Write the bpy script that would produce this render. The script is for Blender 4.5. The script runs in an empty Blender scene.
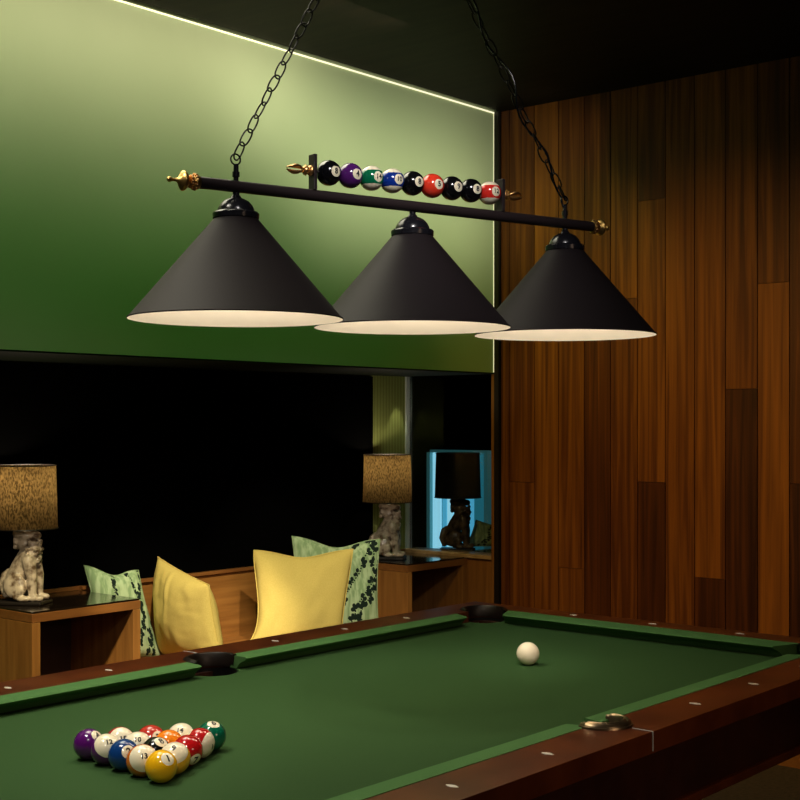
import bpy, bmesh, math, random
from mathutils import Vector, Matrix, noise
random.seed(7)
S = bpy.context.scene
COL = S.collection
PI = math.pi

# ------------------------------------------------------------------ camera
CAM = Vector((2.536336, -3.371808, 1.401568)); YAW = 0.705648; FOC = 1319.8; HY = 421.8
cd = bpy.data.cameras.new('camera'); cam = bpy.data.objects.new('camera', cd); COL.objects.link(cam)
cam.location = CAM; cam.rotation_euler = (PI/2, 0, YAW)
cd.sensor_width = 36; cd.lens = FOC/800*36; cd.shift_y = (HY-400)/800; cd.clip_start = .05
S.camera = cam
CR = Vector((math.cos(YAW), math.sin(YAW), 0)); CF = Vector((-math.sin(YAW), math.cos(YAW), 0)); UP = Vector((0, 0, 1))
def at(u, v, d): return CAM + (CF + CR*((u-400)/FOC) + UP*((HY-v)/FOC))*d

# ------------------------------------------------------------------ world, exposure, room lights and added fill lights
w = bpy.data.worlds.new('world'); S.world = w; w.use_nodes = True
w.node_tree.nodes['Background'].inputs[0].default_value = (.6, .65, .5, 1)
w.node_tree.nodes['Background'].inputs[1].default_value = .006
S.view_settings.view_transform = 'Standard'; S.view_settings.look = 'None'
S.view_settings.gamma = 1; S.view_settings.exposure = 0; S.view_settings.use_curve_mapping = False
def area(name, loc, target, sx, sy, power, col, spread=PI):
    l = bpy.data.lights.new(name, 'AREA'); l.shape = 'RECTANGLE'; l.size = sx; l.size_y = sy
    l.energy = power; l.color = col; l.spread = spread
    o = bpy.data.objects.new(name, l); COL.objects.link(o); o.location = loc
    o.rotation_euler = (Vector(target)-Vector(loc)).to_track_quat('-Z', 'Y').to_euler(); return o
def spot(name, loc, target, power, col, ang, blend=.6, rad=.03):
    l = bpy.data.lights.new(name, 'SPOT'); l.energy = power; l.color = col; l.spot_size = math.radians(ang)
    l.spot_blend = blend; l.shadow_soft_size = rad
    o = bpy.data.objects.new(name, l); COL.objects.link(o); o.location = loc
    o.rotation_euler = (Vector(target)-Vector(loc)).to_track_quat('-Z', 'Y').to_euler(); return o
area('ceiling_panel_light', (-.15, -1.25, 2.8), (.35, -1.15, .8), 1.0, 1.2, 10.5, (1, .95, .72), math.radians(105))
area('wall_wash_fill_light', (-.62, -1.25, 2.86), (-1.22, -1.25, 2.73), 3.3, .06, 6.6, (1, .86, .66), math.radians(100))  # unseen light off the wall, stands in for the cove wash
area('wall_wash_fill_light', (-.70, .85, 2.66), (-1.22, .95, 2.64), 1.7, .3, 1.4, (1, .93, .74), math.radians(98))  # second added light, brightens the right part of the green wall
spot('wood_corner_fill_light', (-.75, .3, 2.78), (-.85, 1.76, 1.95), 26, (1, .95, .16), 50, 1)  # added spot imitating spill from the vertical light line
area('wall_wash_fill_light', (-.78, 1.05, 2.38), (-1.22, 1.05, 2.36), 1.3, .4, 1.15, (1, .95, .68), math.radians(95))  # third added light, carries the wash lower down
area('green_fill_light', (-.25, -.6, 2.75), (-1.22, -.6, 2.0), 4.2, .2, 2.3, (.22, 1, .16), math.radians(110))  # added green fill that tints the lower wall, no fixture
area('front_fill_light', (1.75, -2.15, 2.84), (.66, -1.07, 1.84), .3, .3, 1.9, (1, .95, .92), math.radians(36))  # unseen fill added to light the pendant from the camera side
spot('bench_spot_light', (.1, -1.2, 2.8), (-1.45, .03, .66), 400, (1, .88, .62), 20)
spot('bench_spot_light', (.3, -.5, 2.8), (-1.5, .8, .66), 240, (1, .88, .62), 22)
spot('bench_spot_light', (.2, -1.6, 2.8), (-1.42, -.72, .55), 300, (1, .84, .50), 19)  # extra spot added to brighten the left cabinet, not the bench
spot('wood_wall_fill_light', (.15, -1.6, 2.8), (.0, 1.76, 1.0), 215, (1, .64, .17), 50, 1)  # unseen spot added to light the boards, dark towards the top
spot('cue_ball_fill_light', (1.9, -2.2, 2.75), (.56, -.54, .79), 85, (1, .93, .82), 9, 1, .04)  # added narrow spot, only brightens the cue ball
spot('rack_fill_light', (1.9, -3.2, 2.7), (.60, -1.80, .79), 60, (1, .92, .78), 13, 1, .04)  # added narrow spot, only brightens the racked balls
area('side_fill_light', (3.9, -1.6, 1.9), (1.3, -1.0, .75), .8, .5, 1.1, (1, .68, .46), math.radians(50))  # dim fill added from the right, no lamp stands there
spot('alcove_downlight', (-1.735, 1.69, 1.625), (-1.76, 1.69, .8), 3.2, (1, .93, .62), 44, .3, .01)
for p in ((.35, -2.3), (.5, -2.5), (.2, -2.5)):
    spot('table_downlight', (p[0], p[1], 2.8), (.56, -1.8, .8), 36, (1, .93, .78), 60, 1, .035)

# ------------------------------------------------------------------ materials
def M(name, col=(.5, .5, .5), rough=.5, metal=0, spec=.5, emit=None, es=0, coat=0, trans=0):
    m = bpy.data.materials.new(name); m.use_nodes = True; b = m.node_tree.nodes['Principled BSDF']
    b.inputs['Base Color'].default_value = (*col, 1); b.inputs['Roughness'].default_value = rough
    b.inputs['Metallic'].default_value = metal; b.inputs['Specular IOR Level'].default_value = spec
    b.inputs['Coat Weight'].default_value = coat; b.inputs['Coat Roughness'].default_value = .08
    b.inputs['Transmission Weight'].default_value = trans
    if emit: b.inputs['Emission Color'].default_value = (*emit, 1); b.inputs['Emission Strength'].default_value = es
    m['b'] = 1
    return m
def N(m, t, **k):
    n = m.node_tree.nodes.new(t)
    for a, b in k.items(): setattr(n, a, b)
    return n
def L(m, a, b): m.node_tree.links.new(a, b)
def B(m): return m.node_tree.nodes['Principled BSDF']
def noisy(m, c1, c2, scale=(1, 1, 1), nscale=5, detail=6, bump=0, rough=None, coord='Object', lo=.3, hi=.7):
    tc = N(m, 'ShaderNodeTexCoord'); mp = N(m, 'ShaderNodeMapping'); mp.inputs['Scale'].default_value = scale
    nz = N(m, 'ShaderNodeTexNoise'); nz.inputs['Scale'].default_value = nscale; nz.inputs['Detail'].default_value = detail
    rp = N(m, 'ShaderNodeValToRGB'); e = rp.color_ramp.elements
    e[0].position = lo; e[1].position = hi; e[0].color = (*c1, 1); e[1].color = (*c2, 1)
    L(m, tc.outputs[coord], mp.inputs[0]); L(m, mp.outputs[0], nz.inputs['Vector']); L(m, nz.outputs['Fac'], rp.inputs[0])
    L(m, rp.outputs[0], B(m).inputs['Base Color'])
    if bump:
        bp = N(m, 'ShaderNodeBump'); bp.inputs['Strength'].default_value = bump; bp.inputs['Distance'].default_value = .002
        L(m, nz.outputs['Fac'], bp.inputs['Height']); L(m, bp.outputs[0], B(m).inputs['Normal'])
    return m
M_cloth = noisy(M('green_baize', rough=.95, spec=.15), (.026, .068, .019), (.036, .084, .025), nscale=900, detail=2, bump=.15)
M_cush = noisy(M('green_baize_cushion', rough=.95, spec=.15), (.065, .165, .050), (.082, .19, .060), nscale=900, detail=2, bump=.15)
M_rail = noisy(M('mahogany', rough=.32, spec=.25, coat=.04), (.066, .014, .005), (.13, .032, .008), (1, 1, 1), 9, 8)
M_apron = noisy(M('dark_mahogany', rough=.35), (.02, .006, .004), (.045, .012, .006), nscale=8)
M_oak = noisy(M('oak_veneer', rough=.42, spec=.4), (.22, .085, .018), (.36, .155, .036), (14, 14, 1.0), 3, 8)
M_oakx = noisy(M('oak_veneer_horizontal', rough=.42, spec=.4), (.22, .085, .018), (.36, .155, .036), (14, 1, 14), 3, 8)
M_edge = noisy(M('oak_edge', rough=.4), (.20, .072, .018), (.28, .11, .026), (14, 1, 14), 3, 8)
M_top = M('dark_lacquer', (.012, .007, .004), .12, coat=.3)
M_in = M('dark_interior', (.03, .008, .003), .6)
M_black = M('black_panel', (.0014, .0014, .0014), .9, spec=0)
M_soffit = M('dark_soffit', (.01, .014, .008), .8, spec=.1)
M_ceil = noisy(M('dark_ceiling', rough=.6, spec=.1), (.004, .003, .002), (.013, .009, .005), (1, 8, 1), 3)
M_green = noisy(M('green_plaster', rough=.85, spec=.15), (.44, .52, .31), (.49, .57, .35), nscale=1.5, detail=3)
M_floor = noisy(M('carpet', rough=.95), (.035, .022, .012), (.075, .05, .028), nscale=60, bump=.3)
M_led = M('led', (.9, .85, .6), .5, emit=(1, .93, .66), es=.95)
M_led2 = M('led_soft', (.9, .85, .6), .5, emit=(1, .93, .60), es=1.0)
M_shade = M('dark_bronze_paint', (.0115, .0082, .0092), .60, spec=.16)
M_cream = M('cream_enamel', (.92, .84, .74), .6, spec=.2)
M_bar = M('bar_paint', (.022, .015, .016), .4, spec=.4)
M_capm = M('black_iron', (.008, .008, .011), .22, spec=.6)
M_brass = M('brass', (.90, .58, .18), .36, 1)
M_copper = M('antique_gold', (.80, .44, .17), .36, 1)
M_chain = M('chain_iron', (.012, .010, .009), .4, .6)
M_ring = noisy(M('antique_bronze', rough=.3, metal=.9), (.15, .105, .055), (.33, .25, .15), nscale=30)
M_dring = M('dark_bronze', (.008, .004, .003), .42, spec=.4)
M_leath = M('black_leather', (.004, .004, .004), .3)
M_pearl = M('pearl_inlay', (.92, .86, .74), .25, emit=None)
M_bulb = M('bulb_glass', (1, .9, .7), .4, emit=(1, .82, .55), es=6)
M_steel = M('brushed_steel', (.70, .80, .82), .4, .3)
M_seat = M('seat_upholstery', (.15, .065, .02), .7)
M_paint = M('number_ink', (.01, .01, .01), .4)
M_darkt = M('dark_trim', (.010, .006, .004), .5)

# lacquered wall boards: each board has its own tone attribute
M_board = M('wall_boards', rough=.5, spec=.25)
def board_mat(m):
    tc = N(m, 'ShaderNodeTexCoord'); mp = N(m, 'ShaderNodeMapping'); mp.inputs['Scale'].default_value = (16, 1, .45)
    nz = N(m, 'ShaderNodeTexNoise'); nz.inputs['Scale'].default_value = 2.2; nz.inputs['Detail'].default_value = 9; nz.inputs['Distortion'].default_value = .8
    at_ = N(m, 'ShaderNodeAttribute', attribute_name='tone')
    ad = N(m, 'ShaderNodeVectorMath', operation='ADD'); sc = N(m, 'ShaderNodeVectorMath', operation='SCALE'); sc.inputs['Scale'].default_value = 37
    L(m, at_.outputs['Vector'], sc.inputs[0]); L(m, tc.outputs['Object'], mp.inputs[0]); L(m, mp.outputs[0], ad.inputs[0]); L(m, sc.outputs[0], ad.inputs[1]); L(m, ad.outputs[0], nz.inputs['Vector'])
    ma = N(m, 'ShaderNodeMath', operation='MULTIPLY_ADD'); ma.inputs[1].default_value = 1.35; L(m, nz.outputs['Fac'], ma.inputs[0])
    mb = N(m, 'ShaderNodeMath', operation='MULTIPLY_ADD'); mb.inputs[1].default_value = 1.15; mb.inputs[2].default_value = -.77
    L(m, at_.outputs['Fac'], mb.inputs[0]); L(m, mb.outputs[0], ma.inputs[2])
    rp = N(m, 'ShaderNodeValToRGB'); e = rp.color_ramp.elements
    e[0].position = .0; e[0].color = (.026, .0045, .0015, 1); e[1].position = 1; e[1].color = (.31, .105, .014, 1)
    k = e.new(.45); k.color = (.10, .026, .005, 1)
    L(m, ma.outputs[0], rp.inputs[0]); L(m, rp.outputs[0], B(m).inputs['Base Color'])
board_mat(M_board)

def pane_mat(name, tint=(1, 1, 1)):
    m = bpy.data.materials.new(name); m.use_nodes = True; nt = m.node_tree; nt.nodes.clear()
    o = N(m, 'ShaderNodeOutputMaterial'); mx = N(m, 'ShaderNodeMixShader'); tr = N(m, 'ShaderNodeBsdfTransparent'); gl = N(m, 'ShaderNodeBsdfGlossy')
    fr = N(m, 'ShaderNodeFresnel'); fr.inputs[0].default_value = 1.3; tr.inputs[0].default_value = (*tint, 1); gl.inputs['Roughness'].default_value = .02
    L(m, fr.outputs[0], mx.inputs[0]); L(m, tr.outputs[0], mx.inputs[1]); L(m, gl.outputs[0], mx.inputs[2]); L(m, mx.outputs[0], o.inputs[0]); return m
M_glass = pane_mat('clear_glass', (.92, .95, .95))

def fabric_shade(name, col, tcol):
    m = bpy.data.materials.new(name); m.use_nodes = True; nt = m.node_tree; nt.nodes.clear()
    o = N(m, 'ShaderNodeOutputMaterial'); mx = N(m, 'ShaderNodeMixShader'); d = N(m, 'ShaderNodeBsdfDiffuse'); t = N(m, 'ShaderNodeBsdfTranslucent')
    mx.inputs[0].default_value = .6
    tc = N(m, 'ShaderNodeTexCoord'); nz = N(m, 'ShaderNodeTexNoise'); nz.inputs['Scale'].default_value = 170; nz.inputs['Detail'].default_value = 4
    mp = N(m, 'ShaderNodeMapping'); mp.inputs['Scale'].default_value = (1, 1, .5)
    rp = N(m, 'ShaderNodeValToRGB'); e = rp.color_ramp.elements; e[0].position = .38; e[1].position = .62
    e[0].color = (*[c*.35 for c in tcol], 1); e[1].color = (*tcol, 1); d.inputs[0].default_value = (*col, 1)
    L(m, tc.outputs['Object'], mp.inputs[0]); L(m, mp.outputs[0], nz.inputs['Vector']); L(m, nz.outputs['Fac'], rp.inputs[0]); L(m, rp.outputs[0], t.inputs[0])
    L(m, d.outputs[0], mx.inputs[1]); L(m, t.outputs[0], mx.inputs[2]); L(m, mx.outputs[0], o.inputs[0]); return m
M_lshade = fabric_shade('linen_shade', (.035, .022, .010), (.50, .39, .22))

def fluted(name, c1, c2):
    m = M(name, rough=.8, spec=.15); tc = N(m, 'ShaderNodeTexCoord'); wv = N(m, 'ShaderNodeTexWave'); wv.bands_direction = 'Y'
    wv.inputs['Scale'].default_value = 14; wv.inputs['Distortion'].default_value = .15
    rp = N(m, 'ShaderNodeValToRGB'); e = rp.color_ramp.elements; e[0].color = (*c1, 1); e[1].color = (*c2, 1)
    bp = N(m, 'ShaderNodeBump'); bp.inputs['Strength'].default_value = .4; bp.inputs['Distance'].default_value = .004
    L(m, tc.outputs['Object'], wv.inputs['Vector']); L(m, wv.outputs['Fac'], rp.inputs[0]); L(m, rp.outputs[0], B(m).inputs['Base Color'])
    L(m, wv.outputs['Fac'], bp.inputs['Height']); L(m, bp.outputs[0], B(m).inputs['Normal']); return m
M_olive = fluted('olive_wallcovering', (.16, .19, .05), (.22, .26, .08))

def ball_mat(name, col, style):
    """style: solid (disc at +Z), band (band about X axis... disc at +Z), cap (white caps at +-Z)"""
    m = M(name, col, .12, spec=.6, coat=.4); tc = N(m, 'ShaderNodeTexCoord'); nm = N(m, 'ShaderNodeVectorMath', operation='NORMALIZE')
    sp = N(m, 'ShaderNodeSeparateXYZ'); L(m, tc.outputs['Object'], nm.inputs[0]); L(m, nm.outputs[0], sp.inputs[0])
    ab = N(m, 'ShaderNodeMath', operation='ABSOLUTE'); L(m, sp.outputs['Z'], ab.inputs[0])
    gt = N(m, 'ShaderNodeMath', operation='GREATER_THAN'); L(m, ab.outputs[0], gt.inputs[0]); gt.inputs[1].default_value = .52 if style == 'cap' else .905
    fac = gt.outputs[0]
    if style == 'band':
        a2 = N(m, 'ShaderNodeMath', operation='ABSOLUTE'); L(m, sp.outputs['Y'], a2.inputs[0])
        g2 = N(m, 'ShaderNodeMath', operation='GREATER_THAN'); L(m, a2.outputs[0], g2.inputs[0]); g2.inputs[1].default_value = .55
        mxx = N(m, 'ShaderNodeMath', operation='MAXIMUM'); L(m, fac, mxx.inputs[0]); L(m, g2.outputs[0], mxx.inputs[1]); fac = mxx.outputs[0]
    mx = N(m, 'ShaderNodeMix', data_type='RGBA'); mx.inputs[6].default_value = (*col, 1); mx.inputs[7].default_value = (.93, .84, .62, 1)
    L(m, fac, mx.inputs[0]); L(m, mx.outputs[2], B(m).inputs['Base Color']); return m

# ------------------------------------------------------------------ mesh helpers
def box(bm, x0, x1, y0, y1, z0, z1):
    g = bmesh.ops.create_cube(bm, size=1)['verts']
    bmesh.ops.scale(bm, vec=(x1-x0, y1-y0, z1-z0), verts=g)
    bmesh.ops.translate(bm, vec=((x0+x1)/2, (y0+y1)/2, (z0+z1)/2), verts=g); return g
def cyl(bm, p0, p1, r0, r1=None, n=24, caps=True):
    p0 = Vector(p0); p1 = Vector(p1); r1 = r0 if r1 is None else r1
    g = bmesh.ops.create_cone(bm, cap_ends=caps, segments=n, radius1=r0, radius2=r1, depth=(p1-p0).length)['verts']
    q = (p1-p0).to_track_quat('Z', 'Y').to_matrix().to_4x4(); q.translation = (p0+p1)/2
    bmesh.ops.transform(bm, matrix=q, verts=g); return g
def lathe(bm, prof, n=48, mat=None):
    """prof list of (r, z); spins about Z"""
    rings = []; new = []
    for r, z in prof:
        if r < 1e-6: v = [bm.verts.new((0, 0, z))]
        else: v = [bm.verts.new((r*math.cos(2*PI*i/n), r*math.sin(2*PI*i/n), z)) for i in range(n)]
        rings.append(v); new += v
    for a, b in zip(rings, rings[1:]):
        for i in range(n):
            j = (i+1) % n
            if len(a) == 1 and len(b) == 1: continue
            if len(a) == 1: bm.faces.new((a[0], b[j], b[i]))
            elif len(b) == 1: bm.faces.new((a[i], a[j], b[0]))
            else: bm.faces.new((a[i], a[j], b[j], b[i]))
    if mat is not None: bmesh.ops.transform(bm, matrix=mat, verts=new)
    return new
def tube(bm, pts, r, n=8, closed=False):
    pts = [Vector(p) for p in pts]; k = len(pts); rings = []
    rr = r if isinstance(r, (list, tuple)) else [r]*k
    prev = None
    for i, p in enumerate(pts):
        a = pts[(i-1) % k] if (closed or i > 0) else p; b = pts[(i+1) % k] if (closed or i < k-1) else p
        t = (b-a).normalized()
        if prev is None: prev = t.orthogonal().normalized()
        x = (prev - t*prev.dot(t)).normalized(); y = t.cross(x); prev = x
        rings.append([bm.verts.new(p + (x*math.cos(2*PI*j/n)+y*math.sin(2*PI*j/n))*rr[i]) for j in range(n)])
    for i in range(k if closed else k-1):
        a = rings[i]; b = rings[(i+1) % k]
        for j in range(n): bm.faces.new((a[j], a[(j+1) % n], b[(j+1) % n], b[j]))
    if not closed:
        bm.faces.new(list(reversed(rings[0]))); bm.faces.new(rings[-1])
def obj(name, bm, mat, parent=None, smooth=False, bev=0, ang=40):
    bmesh.ops.recalc_face_normals(bm, faces=bm.faces)
    if bev: bmesh.ops.bevel(bm, geom=[e for e in bm.edges if len(e.link_faces) == 2 and e.calc_face_angle(0) > .5], offset=bev, segments=2, affect='EDGES', profile=.5)
    me = bpy.data.meshes.new(name); bm.to_mesh(me); bm.free()
    for m in (mat if isinstance(mat, list) else [mat]): me.materials.append(m)
    if smooth:
        for p in me.polygons: p.use_smooth = True
        me.set_sharp_from_angle(angle=math.radians(ang))
    o = bpy.data.objects.new(name, me); COL.objects.link(o)
    if parent: o.parent = parent
    return o
def bxo(name, dims, mat, parent=None, bev=0):
    bm = bmesh.new(); box(bm, *dims); return obj(name, bm, mat, parent, bev=bev)
def tag(o, label, cat, group=None, kind=None):
    o['label'] = label; o['category'] = cat
    if group: o['group'] = group
    if kind: o['kind'] = kind
    return o
def st(o): o['kind'] = 'structure'; return o
def thing(name, label, cat, loc=(0, 0, 0), rz=0, group=None):
    o = bpy.data.objects.new(name, None); COL.objects.link(o); o.location = loc; o.rotation_euler = (0, 0, rz)
    o.empty_display_size = .1
    return tag(o, label, cat, group)
def copy_tree(o, parent=None):
    c = o.copy(); COL.objects.link(c); c.parent = parent
    for ch in list(o.children): copy_tree(ch, c)
    return c
def boolean(o, cutter, op='DIFFERENCE'):
    md = o.modifiers.new('b', 'BOOLEAN'); md.object = cutter; md.operation = op; md.solver = 'EXACT'
    bpy.context.view_layer.update()
    dg = bpy.context.evaluated_depsgraph_get(); me = bpy.data.meshes.new_from_object(o.evaluated_get(dg))
    o.modifiers.clear(); old = o.data; o.data = me; bpy.data.meshes.remove(old)
def kill(o): me = o.data; bpy.data.objects.remove(o); bpy.data.meshes.remove(me)

# ------------------------------------------------------------------ room
WX = -1.8025; BX = -1.2233; WY = 1.76; CZ = 2.885; SZ = 1.637; LZ = .757
RX1, RY0 = 4.2, -5.2
st(bxo('floor', (WX-.1, RX1, RY0, WY, -.05, 0), M_floor))
st(bxo('ceiling', (BX+.035, RX1, RY0, WY, CZ, CZ+.05), M_ceil))
st(bxo('wall_left', (WX-.06, WX, RY0, WY, 0, SZ), M_olive))
st(bxo('wall_left_bulkhead', (WX-.06, BX, RY0, WY+.0, SZ, CZ+.05), [M_green])); 
st(bxo('trim_1', (WX, BX-.001, RY0, WY, SZ-.006, SZ), M_soffit))
st(bxo('wall_right', (RX1, RX1+.05, RY0, WY, 0, CZ+.05), M_ceil))
st(bxo('wall_front', (WX, RX1, RY0-.05, RY0, 0, CZ+.05), M_ceil))
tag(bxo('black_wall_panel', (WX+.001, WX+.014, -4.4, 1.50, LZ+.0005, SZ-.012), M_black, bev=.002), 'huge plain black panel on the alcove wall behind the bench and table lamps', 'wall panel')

# boards of the wooden end wall
us = [-1.19, -1.141, -.997, -.863, -.722, -.584, -.446, -.308, -.168, -.024, .12, .259]
while us[-1] < RX1: us.append(us[-1]+.141)
zpx = lambda x, v: CAM.z + (HY-v)/FOC*((x-CAM.x)*CF.x+(WY-CAM.y)*CF.y)
cols = {0: [(.55, None)], 1: [(.55, 482), (.62, None)], 2: [(.68, None)], 3: [(.58, 568), (.62, None)], 4: [(.45, 300), (.36, None)],
        5: [(.62, 299), (.48, None)], 6: [(.50, 200), (.66, 482), (.25, None)], 7: [(.60, None)], 8: [(.66, 578), (.24, None)],
        9: [(.56, 389), (.22, None)], 10: [(.50, 283), (.74, None)], 11: [(.38, 484), (.20, None)]}
bm = bmesh.new(); tl = bm.verts.layers.float_color.new('tone')
# listed top to bottom: (tone, pixel row at which the board ends)
for i in range(len(us)-1):
    x0, x1 = us[i], us[i+1]; xm = (x0+x1)/2
    segs = []; ztop = CZ
    if i in cols:
        for t, v in cols[i]:
            zb = 0 if v is None else zpx(xm, v)
            segs.append((t, zb, ztop)); ztop = zb
    else:
        a = random.uniform(.6, 2.0); segs = [(random.uniform(.2, .75), a, CZ), (random.uniform(.2, .75), 0, a)]
    for t, z0, z1 in segs:
        g = box(bm, x0+.002, x1-.002, WY-.014, WY+.02, z0+.001, z1-.001)
        for v in g: v[tl] = (t, t, t, 1)
bmesh.ops.recalc_face_normals(bm, faces=bm.faces)
st(obj('wall_back', bm, M_board))
st(bxo('wall_back_core', (BX+.025, RX1, WY+.021, WY+.08, 0, CZ), M_darkt))
st(bxo('trim_2', (BX+.004, BX+.030, WY-.03, WY+.05, 0, CZ), M_darkt))
st(bxo('trim_3', (BX-.020, BX+.003, WY-.02, WY+.05, 0, SZ-.006), M_oak, bev=.002))
st(bxo('baseboard_back', (BX+.034, RX1, WY-.028, WY-.015, 0, .07), M_edge))
# lower part of the alcove end wall
st(bxo('wall_back_lower', (WX, BX-.021, WY, WY+.06, 0, LZ-.02), M_oak))
tag(bxo('glass_opening_ledge', (WX+.001, BX-.021, WY-.022, WY+.10, LZ-.019, LZ), noisy(M('lit_oak', rough=.4), (.42, .25, .10), (.58, .38, .18), (14, 1, 14), 3), bev=.003), 'wooden sill, coloured pale as if lit, running under the glass opening beside the right table lamp', 'sill')  # lighter oak: light on the sill edge is put into the colour
# green wall lighting edges
tag(bxo('led_strip', (BX, BX+.006, RY0+.1, WY-.001, CZ-.007, CZ-.002), M_led), 'thin glowing cream light line along the top edge of the green wall', 'light strip')
tag(bxo('led_strip', (BX, BX+.008, WY-.0285, WY-.0205, SZ+.002, CZ-.008), M_led2), 'thin glowing vertical light line where green wall meets wooden wall', 'light strip')

# ------------------------------------------------------------------ alcove: opening with glass and the room beyond
f = thing('window_1', '', ''); del f['label']; del f['category']; st(f)
bm = bmesh.new(); y0, y1 = WY+.012, WY+.044; xa, xb = WX, BX-.021
box(bm, xa, xa+.010, y0-.012, y1, LZ, SZ-.006); 
obj('window_frame', bm, M_steel, f)
bm = bmesh.new(); box(bm, xa+.012, xb, y0+.012, y0+.018, LZ+.001, SZ-.008); obj('glass_pane', bm, M_glass, f)
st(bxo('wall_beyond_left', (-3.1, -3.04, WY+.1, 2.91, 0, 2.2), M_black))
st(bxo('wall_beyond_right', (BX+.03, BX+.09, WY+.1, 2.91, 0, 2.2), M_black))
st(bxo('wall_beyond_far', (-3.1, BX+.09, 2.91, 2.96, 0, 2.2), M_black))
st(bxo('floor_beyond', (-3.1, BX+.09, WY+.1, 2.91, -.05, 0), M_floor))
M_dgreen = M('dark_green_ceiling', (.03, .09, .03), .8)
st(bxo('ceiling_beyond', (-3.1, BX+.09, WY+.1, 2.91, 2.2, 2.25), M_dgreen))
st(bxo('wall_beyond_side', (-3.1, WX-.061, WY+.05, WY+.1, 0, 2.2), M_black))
# the bright blue window in the far room
fw = thing('window_2', '', ''); del fw['label']; del fw['category']; st(fw)
M_blue = M('blue_daylight', (.1, .4, .5), .3, emit=(.10, .52, .80), es=.62)
M_blue2 = M('pale_daylight', (.1, .4, .5), .3, emit=(.35, .80, 1.0), es=.80)
M_blue3 = M('teal_daylight', (.05, .2, .25), .3, emit=(.02, .17, .23), es=.6)
for i, (a, b, mt) in enumerate(((-2.53, -2.495, M_blue2), (-2.49, -2.46, M_blue2), (-2.455, -2.42, M_blue), (-2.41, -2.365, M_blue2), (-2.36, -2.215, M_blue), (-2.205, -2.13, M_blue3))):
    bxo('curtain_fold', (a, b, 2.880-.01*(i % 2), 2.895-.01*(i % 2), .55, 1.215), mt, fw, bev=.003)
bm = bmesh.new()
box(bm, -2.535, -2.10, 2.86, 2.90, 1.216, 1.232); box(bm, -2.56, -2.10, 2.86, 2.90, .52, .55)
box(bm, -2.56, -2.535, 2.86, 2.90, .55, 1.216); box(bm, -2.125, -2.10, 2.86, 2.90, .55, 1.216)
obj('window_frame', bm, M('glowing_frame', (.15, .4, .42), .4, emit=(.1, .4, .42), es=.12), fw)  # frame given a faint glow of its own, not a light source
d = thing('ceiling_downlight', 'small lit downlight in the ceiling seen through the glass opening', 'ceiling light', (-2.02, 2.40, 2.199))
bm = bmesh.new(); lathe(bm, [(.05, -.004), (.05, 0), (.035, 0), (.033, -.003), (.05, -.004)], 24); obj('trim_ring', bm, M_steel, d, True)
bm = bmesh.new(); lathe(bm, [(0, -.001), (.033, -.001), (.033, .0), (0, .0)], 24); obj('lens', bm, M('downlight_lens', (1, 1, 1), .4, emit=(.8, 1, .8), es=1.2), d)

# ------------------------------------------------------------------ bench and cabinets
def console(y0, y1, label, zt=.738):
    t = thing('console_cabinet', label, 'cabinet', (-1.6, (y0+y1)/2, 0))
    h = (y1-y0)/2; xf = .198; xb = -.199; th = .034
    bm = bmesh.new(); box(bm, xb, xf, -h, -h+th, 0, zt-.036); obj('side_panel', bm, M_oak, t, bev=.0015)
    bm = bmesh.new(); box(bm, xb, xf, h-th, h, 0, zt-.036); obj('side_panel', bm, M_oak, t, bev=.0015)
    bm = bmesh.new(); box(bm, xb, xf, -h, h, zt-.035, zt-.004); obj('top_board', bm, M_edge, t, bev=.0015)
    bm = bmesh.new(); box(bm, xb+.002, xf-.004, -h+.003, h-.003, zt-.0035, zt+.003); obj('glass_top', bm, M_top, t, bev=.001)
    bm = bmesh.new(); box(bm, xb, xb+.012, -h+th+.001, h-th-.001, 0, zt-.036); obj('back_panel', bm, M_in, t)
    bm = bmesh.new(); box(bm, xb+.013, xf-.05, -h+th+.001, h-th-.001, .06, .085); obj('shelf', bm, M_edge, t)
    return t
console(-.716, -.245, 'open fronted oak cabinet with dark glass top under the left table lamp')
console(1.304, 1.757, 'open fronted oak cabinet under the right table lamp, beside the glass opening')
b = thing('bench', 'built-in wooden bench with oak backrest between the two lamp cabinets', 'bench', (-1.5, .53, 0))
bm = bmesh.new(); box(bm, -.30, -.275, -.773, .772, 0, LZ-.014); obj('backrest', bm, M_oakx, b, bev=.002)
bm = bmesh.new(); box(bm, -.301, -.262, -.773, .772, LZ-.0135, LZ); obj('back_ledge', bm, M_edge, b, bev=.002)
bm = bmesh.new(); box(bm, -.274, .25, -.773, .772, .39, .462); obj('seat', bm, M_oakx, b, bev=.015)
bm = bmesh.new(); box(bm, -.274, .22, -.773, .772, 0, .389); obj('seat_base', bm, M_oakx, b)
tag(bxo('wall_ledge', (WX+.0005, WX+.022, -4.4, -.2435, LZ-.016, LZ), M_edge, bev=.002), 'narrow wooden ledge on the wall behind the left table lamp', 'ledge')
tag(bxo('wall_ledge', (WX+.0005, WX+.022, 1.304, WY-.023, LZ-.010, LZ), M_edge), 'narrow wooden ledge on the wall behind the right table lamp', 'ledge')

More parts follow.
